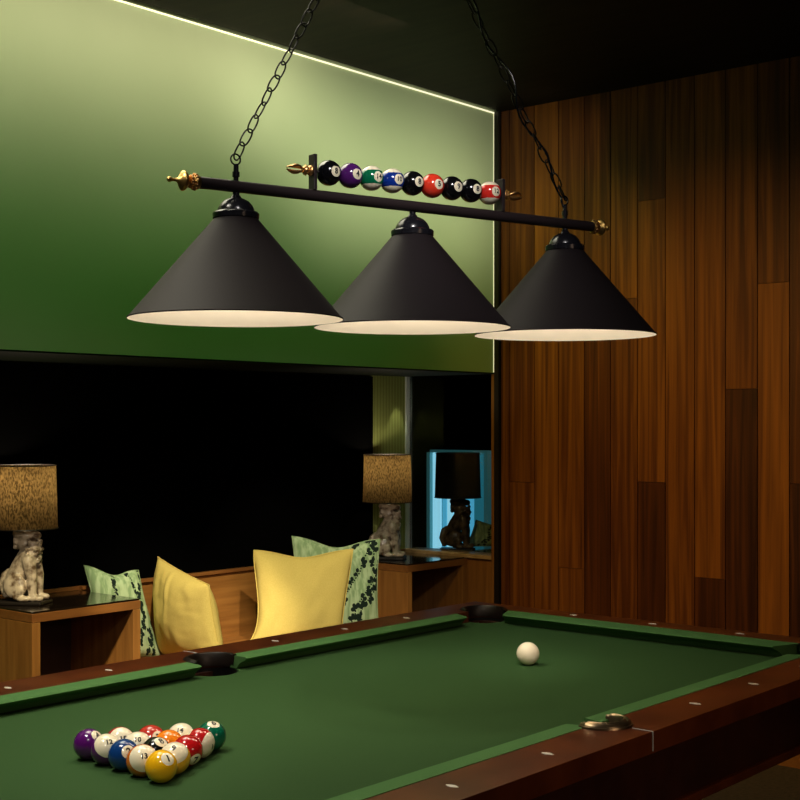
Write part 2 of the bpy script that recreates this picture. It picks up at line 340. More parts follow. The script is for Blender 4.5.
# ------------------------------------------------------------------ pillows
def pillow(name, corners, thick, mat, sag=0, label='', group=None, pattern=False, crease=0, seed=0, bow=.07):
    n = 200 if pattern else 48
    TL, TR, BR, BL = [Vector(c) for c in corners]
    org = (TL+TR+BR+BL)/4; nrm = ((TR-TL).cross(TL-BL)).normalized()
    if nrm.dot(CAM-org) < 0: nrm = -nrm
    up = ((TL+TR)/2-(BL+BR)/2).normalized(); rt = (TR-TL).normalized()
    bm = bmesh.new(); cl = bm.verts.layers.float_color.new('pat')
    def base(s, t):
        e = .07  # edges bow inwards
        s2 = s + (s-.5)*(-(bow*(1-s)+e*s)*4*t*(1-t)**(.4 if bow > .1 else 1)*t**(.3 if bow > .1 else 0)*.9); t2 = t + (t-.5)*(-e*4*s*(1-s)*.6)
        p = (TL*(1-s2)+TR*s2)*(1-t2) + (BL*(1-s2)+BR*s2)*t2
        if sag: p = p - up*(sag*math.exp(-((s-.5)/.26)**2)*(1-t)**1.5)
        return p
    def th(s, t):
        a = max(0, 1-abs(2*s-1)**2.6); c = max(0, 1-abs(2*t-1)**2.6)
        v = (a*c)**.55
        if sag: v *= 1-.35*math.exp(-((s-.5)/.16)**2-((t-.0)/.35)**2)
        return thick*v
    pat = leafpat(seed) if pattern else None
    fr = []; bk = []
    for j in range(n+1):
        ra = []; rb = []
        for i in range(n+1):
            s, t = i/n, j/n; p = base(s, t); h = th(s, t)
            q = Vector((s*3+seed, t*3, seed*1.7)); edge = min(1, h/thick*1.6)
            wr = (noise.noise(q)*.012 + noise.noise(Vector((s*9+seed, t*4, 3)))*.005 + noise.noise(Vector((s*5-t*9, t*11+s*6, seed)))*.0012)*edge
            if crease: wr += crease*math.exp(-((s-.42-.06*math.sin(t*4))/.03)**2)*edge*max(0, 1-t*1.2)
            v = bm.verts.new(p + nrm*(h+wr)); v[cl] = (pat(s, t),)*3+(1,) if pattern else (0, 0, 0, 1); ra.append(v)
            if i in (0, n) or j in (0, n): rb.append(v)
            else:
                v2 = bm.verts.new(p - nrm*(h*.8-wr*.6)); v2[cl] = (pat(1-s, t),)*3+(1,) if pattern else (0, 0, 0, 1); rb.append(v2)
        fr.append(ra); bk.append(rb)
    for j in range(n):
        for i in range(n):
            bm.faces.new((fr[j][i], fr[j+1][i], fr[j+1][i+1], fr[j][i+1]))
            bm.faces.new((bk[j][i], bk[j][i+1], bk[j+1][i+1], bk[j+1][i]))
    for v in bm.verts: v.co -= org
    o = obj(name, bm, mat, None, True, ang=70); o.location = org
    # piped seam round the edge as a part
    bm = bmesh.new(); pts = []
    for k in range(4*12):
        e, f_ = divmod(k, 12); f_ /= 12
        s, t = ((f_, 0), (1, f_), (1-f_, 1), (0, 1-f_))[e]; pts.append(base(s, t)-org)
    tube(bm, pts, .003, 6, True); obj('piping', bm, mat, o, True)
    return tag(o, label, 'cushion', group)
def leafpat(seed):
    r = random.Random(seed); stems = []; leaves = []
    for k in range(6):
        x = .06+.176*k+r.uniform(-.04, .04); y = 1.05; a = -PI/2+r.uniform(-.3, .3); pts = [(x, y)]
        while y > -.02 and len(pts) < 60:
            a += r.uniform(-.32, .32); a = max(-PI/2-.7, min(-PI/2+.7, a)); x += .03*math.cos(a); y += .03*math.sin(a); pts.append((x, y))
            if len(pts) % 4 == 0:
                sd = r.choice((-1, 1)); la = a+sd*r.uniform(.7, 1.2); d_ = r.uniform(.03, .045)
                for q in range(r.choice((2, 3, 3))):
                    lb = la+(q-1)*1.15; leaves.append((x+d_*math.cos(lb), y+d_*math.sin(lb), lb, r.uniform(.024, .034)))
        stems.append(pts)
    def f_(s, t):
        for x, y, a, z in leaves:
            dx, dy = s-x, t-y
            if abs(dx) < .05 and abs(dy) < .05:
                u_ = dx*math.cos(a)+dy*math.sin(a); v_ = -dx*math.sin(a)+dy*math.cos(a)
                if (u_/z)**2+(v_/(z*.8))**2 < 1: return 1.
        for pts in stems:
            for p in pts:
                if abs(s-p[0]) < .022 and abs(t-p[1]) < .022:
                    # distance to short segment around p
                    if (s-p[0])**2+(t-p[1])**2 < .0105**2: return .85
        return 0.
    return f_
M_yel = noisy(M('yellow_linen', rough=.9, spec=.15), (.64, .48, .12), (.72, .55, .16), nscale=260, detail=3, bump=.12)
M_leaf = M('leaf_print_fabric', rough=.85, spec=.2)
def leafmat(m):
    tc = N(m, 'ShaderNodeTexCoord'); wv = N(m, 'ShaderNodeTexNoise'); wv.inputs['Scale'].default_value = 1; wv.inputs['Detail'].default_value = 3
    mp = N(m, 'ShaderNodeMapping'); mp.inputs['Scale'].default_value = (60, 60, 2.5)
    rp = N(m, 'ShaderNodeValToRGB'); e = rp.color_ramp.elements; e[0].position = .4; e[1].position = .6; e[0].color = (.24, .35, .17, 1); e[1].color = (.44, .56, .32, 1)
    L(m, tc.outputs['Object'], mp.inputs[0]); L(m, mp.outputs[0], wv.inputs['Vector']); L(m, wv.outputs['Fac'], rp.inputs[0])
    a = N(m, 'ShaderNodeAttribute', attribute_name='pat'); st_ = N(m, 'ShaderNodeMath', operation='GREATER_THAN'); st_.inputs[1].default_value = .42; L(m, a.outputs['Fac'], st_.inputs[0])
    mx = N(m, 'ShaderNodeMix', data_type='RGBA'); mx.inputs[7].default_value = (.008, .018, .012, 1); L(m, rp.outputs[0], mx.inputs[6]); L(m, st_.outputs[0], mx.inputs[0]); L(m, mx.outputs[2], B(m).inputs['Base Color'])
leafmat(M_leaf)
PG = 'cushions on the bench'
pillow('cushion', [at(254, 550, 5.62), at(353, 549, 5.74), at(346, 644, 5.55), at(233, 649, 5.42)], .062, M_yel, .030,
       'square yellow cushion with a notched top in the middle of the bench', PG, seed=1, bow=.24)
pillow('cushion', [at(158, 557, 5.40), at(209, 585, 5.04), at(224, 664, 5.02), at(160, 655, 5.34)], .085, M_yel, 0,
       'yellow cushion turned sideways with a pointed corner up, beside the left cabinet', PG, crease=.010, seed=4)
pillow('cushion', [at(84, 565, 5.14), at(138, 570, 5.30), at(160, 656, 5.30), at(106, 660, 5.16)], .048, M_leaf, .026,
       'green cushion with dark leaf print behind the left cabinet and sideways yellow cushion', PG, True, seed=3)
pillow('cushion', [at(292, 536, 5.92), at(380, 539, 6.02), at(379, 634, 5.90), at(296, 634, 5.80)], .046, M_leaf, .040,
       'green cushion with dark leaf print behind the notched yellow cushion, next to the right cabinet', PG, True, seed=8)
pillow('cushion', [at(476, 520, 6.95), at(508, 530, 7.05), at(506, 546, 7.0), at(466, 546.5, 6.9)], .026, M_leaf, 0,
       'green leaf print cushion seen through the glass opening', None, True, seed=12)
cs = thing('sideboard', 'dark low sideboard standing in the room behind the glass opening', 'cabinet', (-1.62, 2.15, 0))
bm = bmesh.new(); box(bm, -.2, .35, -.28, .45, .70, .738); obj('top_board', bm, M_top, cs, bev=.002)
bm = bmesh.new(); box(bm, -.19, .34, -.27, .44, 0, .699); obj('body', bm, M_in, cs)

# ------------------------------------------------------------------ lion table lamps
def blob(bm, c, r, rot=0):
    g = bmesh.ops.create_icosphere(bm, subdivisions=2, radius=1)['verts']
    m = Matrix.Translation(c) @ Matrix.Rotation(rot, 4, 'Y') @ Matrix.Diagonal((*r, 1)); bmesh.ops.transform(bm, matrix=m, verts=g)
def limb(bm, pts, rs):
    for (a, b), (ra, rb) in zip(zip(pts, pts[1:]), zip(rs, rs[1:])):
        a = Vector(a); b = Vector(b); k = max(2, int((b-a).length/.005))
        for i in range(k+1):
            f_ = i/k; p = a.lerp(b, f_); r = ra+(rb-ra)*f_; blob(bm, p, (r, r, r))
bm = bmesh.new()
# seated guardian lion facing +X; height .245
blob(bm, (-.030, 0, .052), (.046, .040, .044))                 # rump
limb(bm, [(-.028, 0, .070), (-.010, 0, .112), (.012, 0, .150)], [.038, .036, .034])   # back and ribs
blob(bm, (.022, 0, .150), (.036, .036, .042), -.2)             # chest
blob(bm, (.008, 0, .190), (.031, .031, .028))                  # neck
blob(bm, (.004, 0, .222), (.046, .036, .024), .1)             # head
blob(bm, (.042, 0, .219), (.020, .022, .015))                  # muzzle
blob(bm, (.052, 0, .224), (.006, .008, .005))                  # nose
blob(bm, (.042, 0, .209), (.013, .015, .005))                  # jaw
for s in (-1, 1):
    blob(bm, (.026, s*.014, .234), (.009, .008, .006))         # brow
    blob(bm, (-.008, s*.024, .234), (.010, .006, .011))        # ear
    limb(bm, [(.026, s*.024, .138), (.040, s*.027, .085), (.041, s*.027, .030), (.044, s*.027, .014)], [.024, .019, .015, .015])  # foreleg
    blob(bm, (.060, s*.026, .012), (.022, .015, .012))         # forepaw
    blob(bm, (-.018, s*.034, .052), (.042, .019, .044), .5)    # haunch
    limb(bm, [(.008, s*.040, .040), (-.010, s*.042, .018)], [.016, .013])
    blob(bm, (.016, s*.042, .011), (.026, .014, .011))         # hind paw
    for k in range(5): blob(bm, (.056+.0*k+.018*math.cos((k-2)*.5), s*.026+.010*math.sin((k-2)*.6), .011), (.006, .004, .006))
rr = random.Random(5)
for k in range(70):                                            # mane curls
    a = rr.uniform(-1.5, 1.5); z = rr.uniform(.120, .200); R_ = .036+.004*rr.random()
    if z > .175: R_ = .030
    cx = .020 - (.150-z)*.15
    blob(bm, (cx+R_*math.cos(a), R_*math.sin(a), z), (.0075, .0075, .0065))
for k in range(16):
    a = PI+rr.uniform(-1.1, 1.1); blob(bm, (.0+.030*math.cos(a), .030*math.sin(a), rr.uniform(.175, .225)), (.008, .008, .008))
limb(bm, [(-.066, 0, .020), (-.078, 0, .050), (-.070, .0, .085), (-.056, 0, .098)], [.013, .014, .013, .010])  # tail
lion = obj('lion_figure', bm, M('x'), None)
md = lion.modifiers.new('r', 'REMESH'); md.mode = 'VOXEL'; md.voxel_size = .0028
m2 = lion.modifiers.new('s', 'SMOOTH'); m2.factor = .5; m2.iterations = 3
bpy.context.view_layer.update(); dg = bpy.context.evaluated_depsgraph_get()
lion_me = bpy.data.meshes.new_from_object(lion.evaluated_get(dg)); kill(lion)
for p in lion_me.polygons: p.use_smooth = True
M_cer = noisy(M('glazed_ceramic', rough=.28, spec=.6, coat=.3), (.13, .08, .045), (.60, .49, .36), nscale=34, detail=5, lo=.38, hi=.55)
lion_me.materials.clear(); lion_me.materials.append(M_cer)
lion_dimmed = lion_me.copy(); lion_dimmed.materials.clear(); lion_dimmed.materials.append(noisy(M('dimmed_ceramic', rough=.3, spec=.5), (.03, .016, .008), (.17, .11, .06), nscale=28, lo=.4, hi=.6))  # darker copy: dim light of the far room is in its colour
def lion_lamp(x, y, z, lit, label, group=None, face=YAW-.15):
    t = thing('table_lamp', label, 'lamp', (x, y, z), 0, group)
    bm = bmesh.new(); box(bm, -.092, .086, -.056, .056, 0, .012); p = obj('plinth', bm, M_darkt, t, bev=.003); p.rotation_euler.z = face
    o = bpy.data.objects.new('lion_figure', lion_me if lit else lion_dimmed); COL.objects.link(o); o.parent = t; o.location = (0, 0, .011); o.rotation_euler.z = face; o.scale = (1.06, 1.06, 1.08)
    bm = bmesh.new(); cyl(bm, (0, 0, .262), (0, 0, .30), .008); cyl(bm, (0, 0, .30), (0, 0, .345), .013)
    obj('socket', bm, M_capm, t, True)
    bm = bmesh.new(); lathe(bm, [(0, .346), (.012, .348), (.018, .365), (.026, .385), (.026, .400), (.016, .418), (0, .424)], 20)
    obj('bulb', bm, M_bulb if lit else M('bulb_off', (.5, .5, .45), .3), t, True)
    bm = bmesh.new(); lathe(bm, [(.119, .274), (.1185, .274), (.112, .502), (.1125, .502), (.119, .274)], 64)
    sh = obj('lamp_shade', bm, M_lshade if lit else M('dimmed_linen', (.006, .004, .003), .9), t, True)  # unlit shade coloured near black, the far room's dimness included
    bm = bmesh.new()
    tube(bm, [(.1135*math.cos(2*PI*k/48), .1135*math.sin(2*PI*k/48), .502) for k in range(48)], .0022, 6, True)
    tube(bm, [(.120*math.cos(2*PI*k/48), .120*math.sin(2*PI*k/48), .274) for k in range(48)], .0022, 6, True)
    for k in range(3): tube(bm, [(.009*math.cos(k*2.094), .009*math.sin(k*2.094), .35-.01), (.112*math.cos(k*2.094), .112*math.sin(k*2.094), .49)], .0012, 6)
    obj('shade_trim', bm, M_darkt, sh, True)
    if lit:
        l = bpy.data.lights.new('bulb_light', 'POINT'); l.energy = lit; l.color = (1, .84, .60); l.shadow_soft_size = .02
        q = bpy.data.objects.new('bulb_light', l); COL.objects.link(q); q.parent = t; q.location = (0, 0, .445)
    return t
lion_lamp(-1.612, -.608, .7415, 3.0, 'ceramic lion table lamp with brown linen shade on the left cabinet')
lion_lamp(-1.635, 1.43, .7415, 2.3, 'ceramic lion table lamp with brown linen shade on the right cabinet beside the glass opening')
lion_lamp(-1.645, 1.995, .7385, 0, 'unlit ceramic lion table lamp coloured dark for the dim room, seen through the glass opening')
spot('lion_fill_light', (.25, -2.3, 1.55), (-1.60, -.60, .87), 42, (1, .86, .66), 7, .5, .02)  # unseen floating spots added to light the lions under their shades
spot('lion_fill_light', (.25, -2.3, 1.55), (-1.62, 1.44, .86), 55, (1, .86, .66), 5, .5, .02)

# ------------------------------------------------------------------ pool table
T = thing('pool_table', 'large pool table with green cloth and mahogany rails filling the foreground', 'pool table', (0, 0, 0))
TW, TL_, BZ, RZ = 1.1176, 2.2352, .7674, .80
OW = .141
# (x, y, kind, radius)
pk = [(.0, .018, 'c', .066), (TW-.010, .018, 'c', .062), (.0, -TL_-.018, 'c', .066), (TW-.010, -TL_-.018, 'c', .062), (.0, -1.128, 'm', .064), (1.138, -1.110, 'm', .043)]
JL, JR, JF, JN = -.010, TW+.012, .056, -TL_-.056       # joints between wood and cushion
NL, NR, NF, NN = .054, TW-.038, -.034, -TL_+.034       # cushion noses
OL, OR_, OF, ON = -.141, TW+.130, .155, -TL_-.155      # outer edges
bm = bmesh.new()
for x, y, k, rr_ in pk: cyl(bm, (x, y, .5), (x, y, 1), rr_+.001, n=40)
cut = obj('cutter', bm, M_in)
def rail(name, dims):
    o = bxo(name, dims, M_rail, T); boolean(o, cut)
    md = o.modifiers.new('bev', 'BEVEL'); md.width = .002; md.segments = 2; md.limit_method = 'ANGLE'; return o
rail('long_rail', (OL, JL, ON, OF, .757, RZ)); rail('long_rail', (JR, OR_, ON, OF, .757, RZ))
rail('short_rail', (JL+.0005, JR-.0005, JF, OF, .757, RZ)); rail('short_rail', (JL+.0005, JR-.0005, ON, JN, .757, RZ))
o = bxo('bed_cloth', (JL+.001, JR-.001, JN+.001, JF-.001, .735, BZ), M_cloth, T); boolean(o, cut)
kill(cut)
def cushion_strip(p0, p1, inward, m0, m1, wood):
    p0 = Vector((*p0, 0)); p1 = Vector((*p1, 0)); n = Vector((*inward, 0)); d = (p1-p0).normalized()
    prof = [(0, .7975), (.005, .8005), (wood-.0002, .8008), (wood-.0002, .770), (.034, .7685), (.024, .782), (.006, .792)]
    bm = bmesh.new(); a = []; b_ = []
    for o_, z in prof:
        a.append(bm.verts.new(p0 - n*o_ - d*(o_*m0) + UP*z)); b_.append(bm.verts.new(p1 - n*o_ + d*(o_*m1) + UP*z))
    k = len(prof)
    for i in range(k): bm.faces.new((a[i], a[(i+1) % k], b_[(i+1) % k], b_[i]))
    bm.faces.new(a); bm.faces.new(b_); return obj('cushion_rail', bm, M_cush, T)
cushion_strip((NL, -.140), (NL, -1.128+.066), (1, 0), .45, .12, NL-JL); cushion_strip((NL, -1.128-.084), (NL, -TL_+.125), (1, 0), .12, .45, NL-JL)
cushion_strip((NR, -.125), (NR, -1.110+.022), (-1, 0), .45, .25, JR-NR); cushion_strip((NR, -1.110-.048), (NR, -TL_+.125), (-1, 0), .25, .45, JR-NR)
cushion_strip((.112, NF), (TW-.115, NF), (0, -1), .45, .45, JF-NF); cushion_strip((.112, NN), (TW-.115, NN), (0, 1), .45, .45, NN-JN)
# sights
def sight(x, y, along):
    bm = bmesh.new(); a, b2 = (.0135, .0065) if along == 'x' else (.0065, .0135)
    n_ = 24; vs = [bm.verts.new((x+a*math.copysign(abs(math.cos(t))**1.5, math.cos(t)), y+b2*math.copysign(abs(math.sin(t))**1.5, math.sin(t)), RZ+.0001)) for t in [2*PI*k/n_ for k in range(n_)]]
    f_ = bm.faces.new(vs); r = bmesh.ops.extrude_face_region(bm, geom=[f_]); bmesh.ops.translate(bm, vec=(0, 0, .0009), verts=[v for v in r['geom'] if isinstance(v, bmesh.types.BMVert)])
    obj('rail_sight', bm, M_pearl, T)
for k in (1, 2, 3, 5, 6, 7):
    sight(-.072, -TL_*k/8, 'x'); sight(TW+.072, -TL_*k/8+.018, 'x')
for k in (1, 2, 3): sight(TW*k/4+.003, .106, 'x'); sight(TW*k/4, -TL_-.106, 'x')
# pockets: leather bucket, liner and horseshoe rim
def pocket(x, y, ang, kind, r, mat):
    bm = bmesh.new(); lathe(bm, [(r, BZ-.002), (r-.004, BZ-.001), (r-.004, .70), (r-.014, .64), (0, .62), (0, .615), (r-.012, .632), (r, .70), (r, BZ-.002)], 32)
    bmesh.ops.translate(bm, vec=(x, y, 0), verts=bm.verts); p = obj('pocket', bm, M_leath, T, True)
    wide = mat == M_ring
    half = 1.95 if wide else (1.78 if kind == 'm' else 2.05)
    if wide: prof = [(-.004, -.030), (-.004, .008), (-.000, .0125), (.004, .0110), (.006, .0085), (.009, .0115), (.013, .0095), (.015, .0050), (.018, .0045), (.019, .0006), (.004, .0004)]
    else: prof = [(-.006, -.030), (-.006, .003), (-.003, .0062), (.004, .0055), (.009, .0025), (.011, .0006), (.0, .0004)]
    bm = bmesh.new(); rings = []; K = 48
    for i in range(K+1):
        a = ang-half+2*half*i/K; sc = 1 if 2 < i < K-2 else .75
        rings.append([bm.verts.new((x+(r+o_*sc)*math.cos(a), y+(r+o_*sc)*math.sin(a), RZ+z*sc)) for o_, z in prof])
    k = len(prof)
    for a_, b_ in zip(rings, rings[1:]):
        for i in range(k): bm.faces.new((a_[i], a_[(i+1) % k], b_[(i+1) % k], b_[i]))
    bm.faces.new(rings[0]); bm.faces.new(rings[-1])
    obj('pocket_rim', bm, mat, p, True, ang=50)
an = [PI*.75, PI*.25, -PI*.75, -PI*.25, PI, 0]
for (x, y, k, r_), a in zip(pk, an): pocket(x, y, a, k, r_, M_ring if (a == 0) else M_dring)
for x0, x1, xo in ((TW+.085, OR_+.0008, OR_), (OL-.0008, -.085, OL)):
    bm = bmesh.new(); ys = -1.103
    box(bm, min(x0, x1), max(x0, x1), ys-.0014, ys+.0014, RZ-.002, RZ+.0007); box(bm, xo-.0012, xo+.0012, ys-.0018, ys+.0018, .762, RZ)
    obj('rail_joint', bm, M_steel, T)
bm = bmesh.new(); x0, x1, y0, y1 = -.075, TW+.070, -TL_-.085, .085
for a in ((x0, x0+.03, y0, y1), (x1-.03, x1, y0, y1), (x0+.03, x1-.03, y0, y0+.03), (x0+.03, x1-.03, y1-.03, y1)): box(bm, *a, .615, .7565)
obj('apron', bm, M_apron, T)
bm = bmesh.new(); e = .012
for a in ((x0-e, x0+.04, y0-e, y1+e), (x1-.04, x1+e, y0-e, y1+e), (x0+.04, x1-.04, y0-e, y0+.04), (x0+.04, x1-.04, y1-.04, y1+e)): box(bm, *a, .594, .6145)
obj('base_moulding', bm, M_rail, T, bev=.004)
for x in (.22, TW-.22):
    for y in (-.38, -TL_+.38):
        bm = bmesh.new(); lathe(bm, [(0, 0), (.05, 0), (.055, .02), (.05, .05), (.04, .08), (.055, .30), (.07, .48), (.06, .52), (.075, .54), (.075, .62), (0, .62)], 28, Matrix.Translation((x, y, 0)))
        obj('leg', bm, M_rail, T, True)

# ------------------------------------------------------------------ billiard balls
BR = .0286
def digits(txt, size, mat, R_):
    c = bpy.data.curves.new('t', 'FONT'); c.body = txt; c.size = size; c.align_x = 'CENTER'; c.align_y = 'CENTER'; c.resolution_u = 3; c.offset = size*.035
    o = bpy.data.objects.new('t', c); COL.objects.link(o); bpy.context.view_layer.update()
    me = bpy.data.meshes.new_from_object(o.evaluated_get(bpy.context.evaluated_depsgraph_get())); bpy.data.objects.remove(o); bpy.data.curves.remove(c)
    bm = bmesh.new(); bm.from_mesh(me); bpy.data.meshes.remove(me)
    bmesh.ops.triangulate(bm, faces=bm.faces)
    bmesh.ops.subdivide_edges(bm, edges=[e_ for e_ in bm.edges if e_.calc_length() > size*.2], cuts=2)
    for v in bm.verts:
        p = Vector((v.co.x, v.co.y, math.sqrt(max(1e-8, R_*R_-v.co.x**2-v.co.y**2)))); v.co = p.normalized()*(R_+.0003)
    return bm
def ballmesh(bm, r): bmesh.ops.create_uvsphere(bm, u_segments=48, v_segments=28, radius=r)
def frame(zdir, updir=UP, roll=0):
    z = zdir.normalized(); x = updir.cross(z).normalized(); y = z.cross(x)
    return (Matrix((x, y, z)).transposed().to_4x4()) @ Matrix.Rotation(roll, 4, 'Z')
def vdir(loc, dx, dy):
    """direction on a ball as seen from the camera: dx right, dy up"""
    tw = (CAM-loc).normalized(); r = UP.cross(tw).normalized(); u_ = tw.cross(r)
    k = math.sqrt(max(.0, 1-dx*dx-dy*dy)); return (r*dx+u_*dy+tw*k).normalized()
colr = {1: (.95, .50, .008), 2: (.006, .045, .20), 3: (.50, .03, .02), 4: (.10, .008, .15), 5: (.95, .24, .01), 6: (.004, .13, .07), 7: (.48, .008, .010), 8: (.004, .004, .004),
        9: (.92, .48, .02), 10: (.02, .04, .22), 11: (.48, .012, .014), 12: (.09, .010, .12), 13: (.65, .16, .01), 14: (.01, .15, .08), 15: (.42, .05, .04)}
cname = {1: 'yellow', 2: 'blue', 3: 'red', 4: 'purple', 5: 'orange', 6: 'green', 7: 'crimson', 8: 'black', 9: 'yellow', 10: 'blue', 11: 'red', 12: 'purple', 13: 'orange', 14: 'green', 15: 'maroon'}
def ball(n, loc, dx, dy, label, style=None, col=None, parent=None, R_=BR, txt=None, roll=0, name='billiard_ball'):
    loc = Vector(loc); style = style or ('solid' if n <= 8 else 'cap')
    bm = bmesh.new(); ballmesh(bm, R_)
    o = obj(name, bm, ball_mat('ball_%s' % cname.get(n, 'x'), col or colr[n], style), parent, True, ang=180)
    o.matrix_local = Matrix.Translation(loc) @ frame(vdir(loc, dx, dy), UP, roll)
    obj('number', digits(txt or str(n), R_*(.56 if len(txt or str(n)) < 2 else .46)*(1.1 if style != 'cap' else 1), M_paint, R_), M_paint, o)
    if label: tag(o, label, 'billiard ball', 'racked billiard balls')
    return o
e_ = BR*2+.0003
RAQ = math.radians(176.3)
def rk(i, j):   # rack rows: i towards the purple ball, j towards the green ball
    q1 = Vector((math.cos(RAQ), math.sin(RAQ), 0))*e_; q2 = Vector((math.cos(RAQ-PI/3), math.sin(RAQ-PI/3), 0))*e_
    return Vector((.6029, -1.8052, BZ+BR+.0002)) + q1*(i-4/3) + q2*(j-4/3)
rack = {(0, 0): (1, .42, .45, 'at the near right corner of the rack'), (1, 0): (13, .12, .25, 'between the solid yellow and the solid blue ball'),
        (2, 0): (2, .30, .18, 'second along the left edge, between two white-capped balls'), (3, 0): (12, .20, .45, 'beside the solid purple ball'), (4, 0): (4, .58, .52, 'at the left corner of the rack'),
        (0, 1): (9, -.05, .62, 'directly behind the solid yellow ball'), (0, 2): (7, .52, -.62, 'in the middle of the right edge'), (0, 3): (11, .88, -.25, 'next to the green ball'), (0, 4): (6, .15, .85, 'at the far corner of the rack'),
        (3, 1): (15, .20, .20, 'behind the purple ball in the back row'), (2, 2): (3, .50, .15, 'in the middle of the back row'), (1, 3): (14, -.10, .50, 'in the back row beside the green ball'),
        (1, 1): (8, .35, .70, 'in the middle of the rack'), (2, 1): (10, 0, .48, 'between the blue, purple-striped and black balls'), (1, 2): (5, -.5, -.75, 'behind the black ball')}
for (i, j), (n, dx, dy, where) in rack.items():
    ball(n, rk(i, j), dx, dy, ('solid %s billiard ball ' % cname[n] if n <= 8 else 'white and %s striped billiard ball ' % cname[n])+where)
bm = bmesh.new(); ballmesh(bm, BR*1.04); o = obj('cue_ball', bm, M('cue_ivory', (.96, .84, .62), .22, spec=.4), None, True, ang=180)
o.location = (.5586, -.536, BZ+BR*1.04+.0002); tag(o, 'plain cream cue ball alone near the far end of the green cloth', 'cue ball')

# ------------------------------------------------------------------ billiard pendant lamp
A0 = Vector((.52487, -1.52954, 0)); HD = Vector((.26134, .96524, 0)).normalized(); BL = .8946; BARZ = 1.884
P = thing('billiard_pendant_lamp', 'black bar pendant with three cone shades and a row of billiard balls', 'pendant lamp', (A0.x, A0.y, BARZ), math.atan2(HD.y, HD.x))
RA = Matrix.Rotation(PI/2, 4, 'Y')
bm = bmesh.new(); cyl(bm, (-.088, 0, 0), (.985, 0, 0), .0122, n=32); obj('bar', bm, M_bar, P, True)
bm = bmesh.new(); lathe(bm, [(0, 0), (.007, 0), (.007, .02), (.0155, .022), (.0155, -.0)], 8); bm.free()
# bar finials
def finial(s, x):
    m = Matrix.Translation((x, 0, 0)) @ (RA if s > 0 else Matrix.Rotation(-PI/2, 4, 'Y'))
    bm = bmesh.new()
    FZ = 1.22 if s < 0 else 1
    lathe(bm, [(a_, b_*FZ) for a_, b_ in [(0, -.004), (.0135, -.004), (.0155, 0), (.0155, .003), (.012, .006), (.0095, .010), (.0095, .014), (.013, .017), (.018, .020), (.0205, .0235), (.0200, .0255), (.014, .029), (.007, .032), (.0035, .036), (.003, .044), (.0055, .046), (.0055, .050), (.003, .052), (0, .053)]], 40, m)
    f_ = obj('finial', bm, M_brass, P, True, ang=50)
    bm = bmesh.new()
    for k in range(12):
        a = 2*PI*k/12
        for rr_, zz, q in ((.0150, .004, .0030), (.0118, .0115, .0026)):
            g_ = bmesh.ops.create_icosphere(bm, subdivisions=2, radius=q)['verts']; bmesh.ops.scale(bm, vec=(1, 1, 1.5), verts=g_)
            bmesh.ops.transform(bm, matrix=m @ Matrix.Translation((rr_*math.cos(a), rr_*math.sin(a), zz)), verts=g_)
    obj('beading', bm, M_copper, f_, True)
finial(-1, -.089); finial(1, .986)
# shades
sx = [0, .4415, BL]
def shade_part(x):
    bm = bmesh.new(); z0 = 1.612-BARZ; tp = .205
    outer = [(.2200, 0), (.2198, .0025), (.2160, .0050), (.0455, tp), (.0455, tp+.0005)]
    lathe(bm, [(.2190, -.0004)]+outer+[(.0440, tp+.0005), (.0440, tp-.002), (.2140, .0040), (.2175, .0016), (.2190, -.0004)], 96, Matrix.Translation((x, 0, z0)))
    bm.faces.ensure_lookup_table()
    o_ = obj('lamp_shade', bm, [M_shade, M_cream], P, True, ang=35)
    for p in o_.data.polygons:
        c = p.center; r = math.hypot(c.x-x, c.y); zz = c.z-z0
        rin = .2140+(.0440-.2140)*(zz-.0040)/(tp-.002-.0040)
        if r < rin+.0008 or zz < .0024 and r < .2192: p.material_index = 1
    bm = bmesh.new()
    lathe(bm, [(.0440, tp-.001), (.0475, tp+.001), (.0480, tp+.011), (.0455, tp+.014), (.0385, tp+.016), (.0375, tp+.021), (.0340, tp+.028), (.0270, tp+.036), (.0180, tp+.041), (.0120, tp+.043), (.0095, tp+.047), (.0070, tp+.050), (.0070, tp+.0545), (0, tp+.0545)], 48, Matrix.Translation((x, 0, z0)))
    c_ = obj('cap', bm, M_capm, o_, True, ang=35)
    bm = bmesh.new(); cyl(bm, (x, 0, z0+tp+.0545), (x, 0, -.0118), .0062); obj('stem', bm, M_capm, P, True)
    bm = bmesh.new(); cyl(bm, (x, 0, z0+tp-.050), (x, 0, z0+tp+.0), .017, .020, 24); obj('socket', bm, M_cream, o_, True)
    bm = bmesh.new(); lathe(bm, [(0, 0), (.016, -.002), (.030, -.018), (.0325, -.034), (.026, -.052), (.012, -.062), (0, -.064)], 28, Matrix.Translation((x, 0, z0+tp-.051)))
    obj('bulb', bm, M('pendant_bulb', (1, .9, .75), .4, emit=(1, .80, .56), es=3.2), o_, True)
    l = bpy.data.lights.new('pendant_bulb_light', 'POINT'); l.energy = 2.1; l.color = (1, .88, .70); l.shadow_soft_size = .034
    q = bpy.data.objects.new('pendant_bulb_light', l); COL.objects.link(q); q.parent = P; q.location = (x, 0, z0+tp-.145)
for x in sx: shade_part(x)
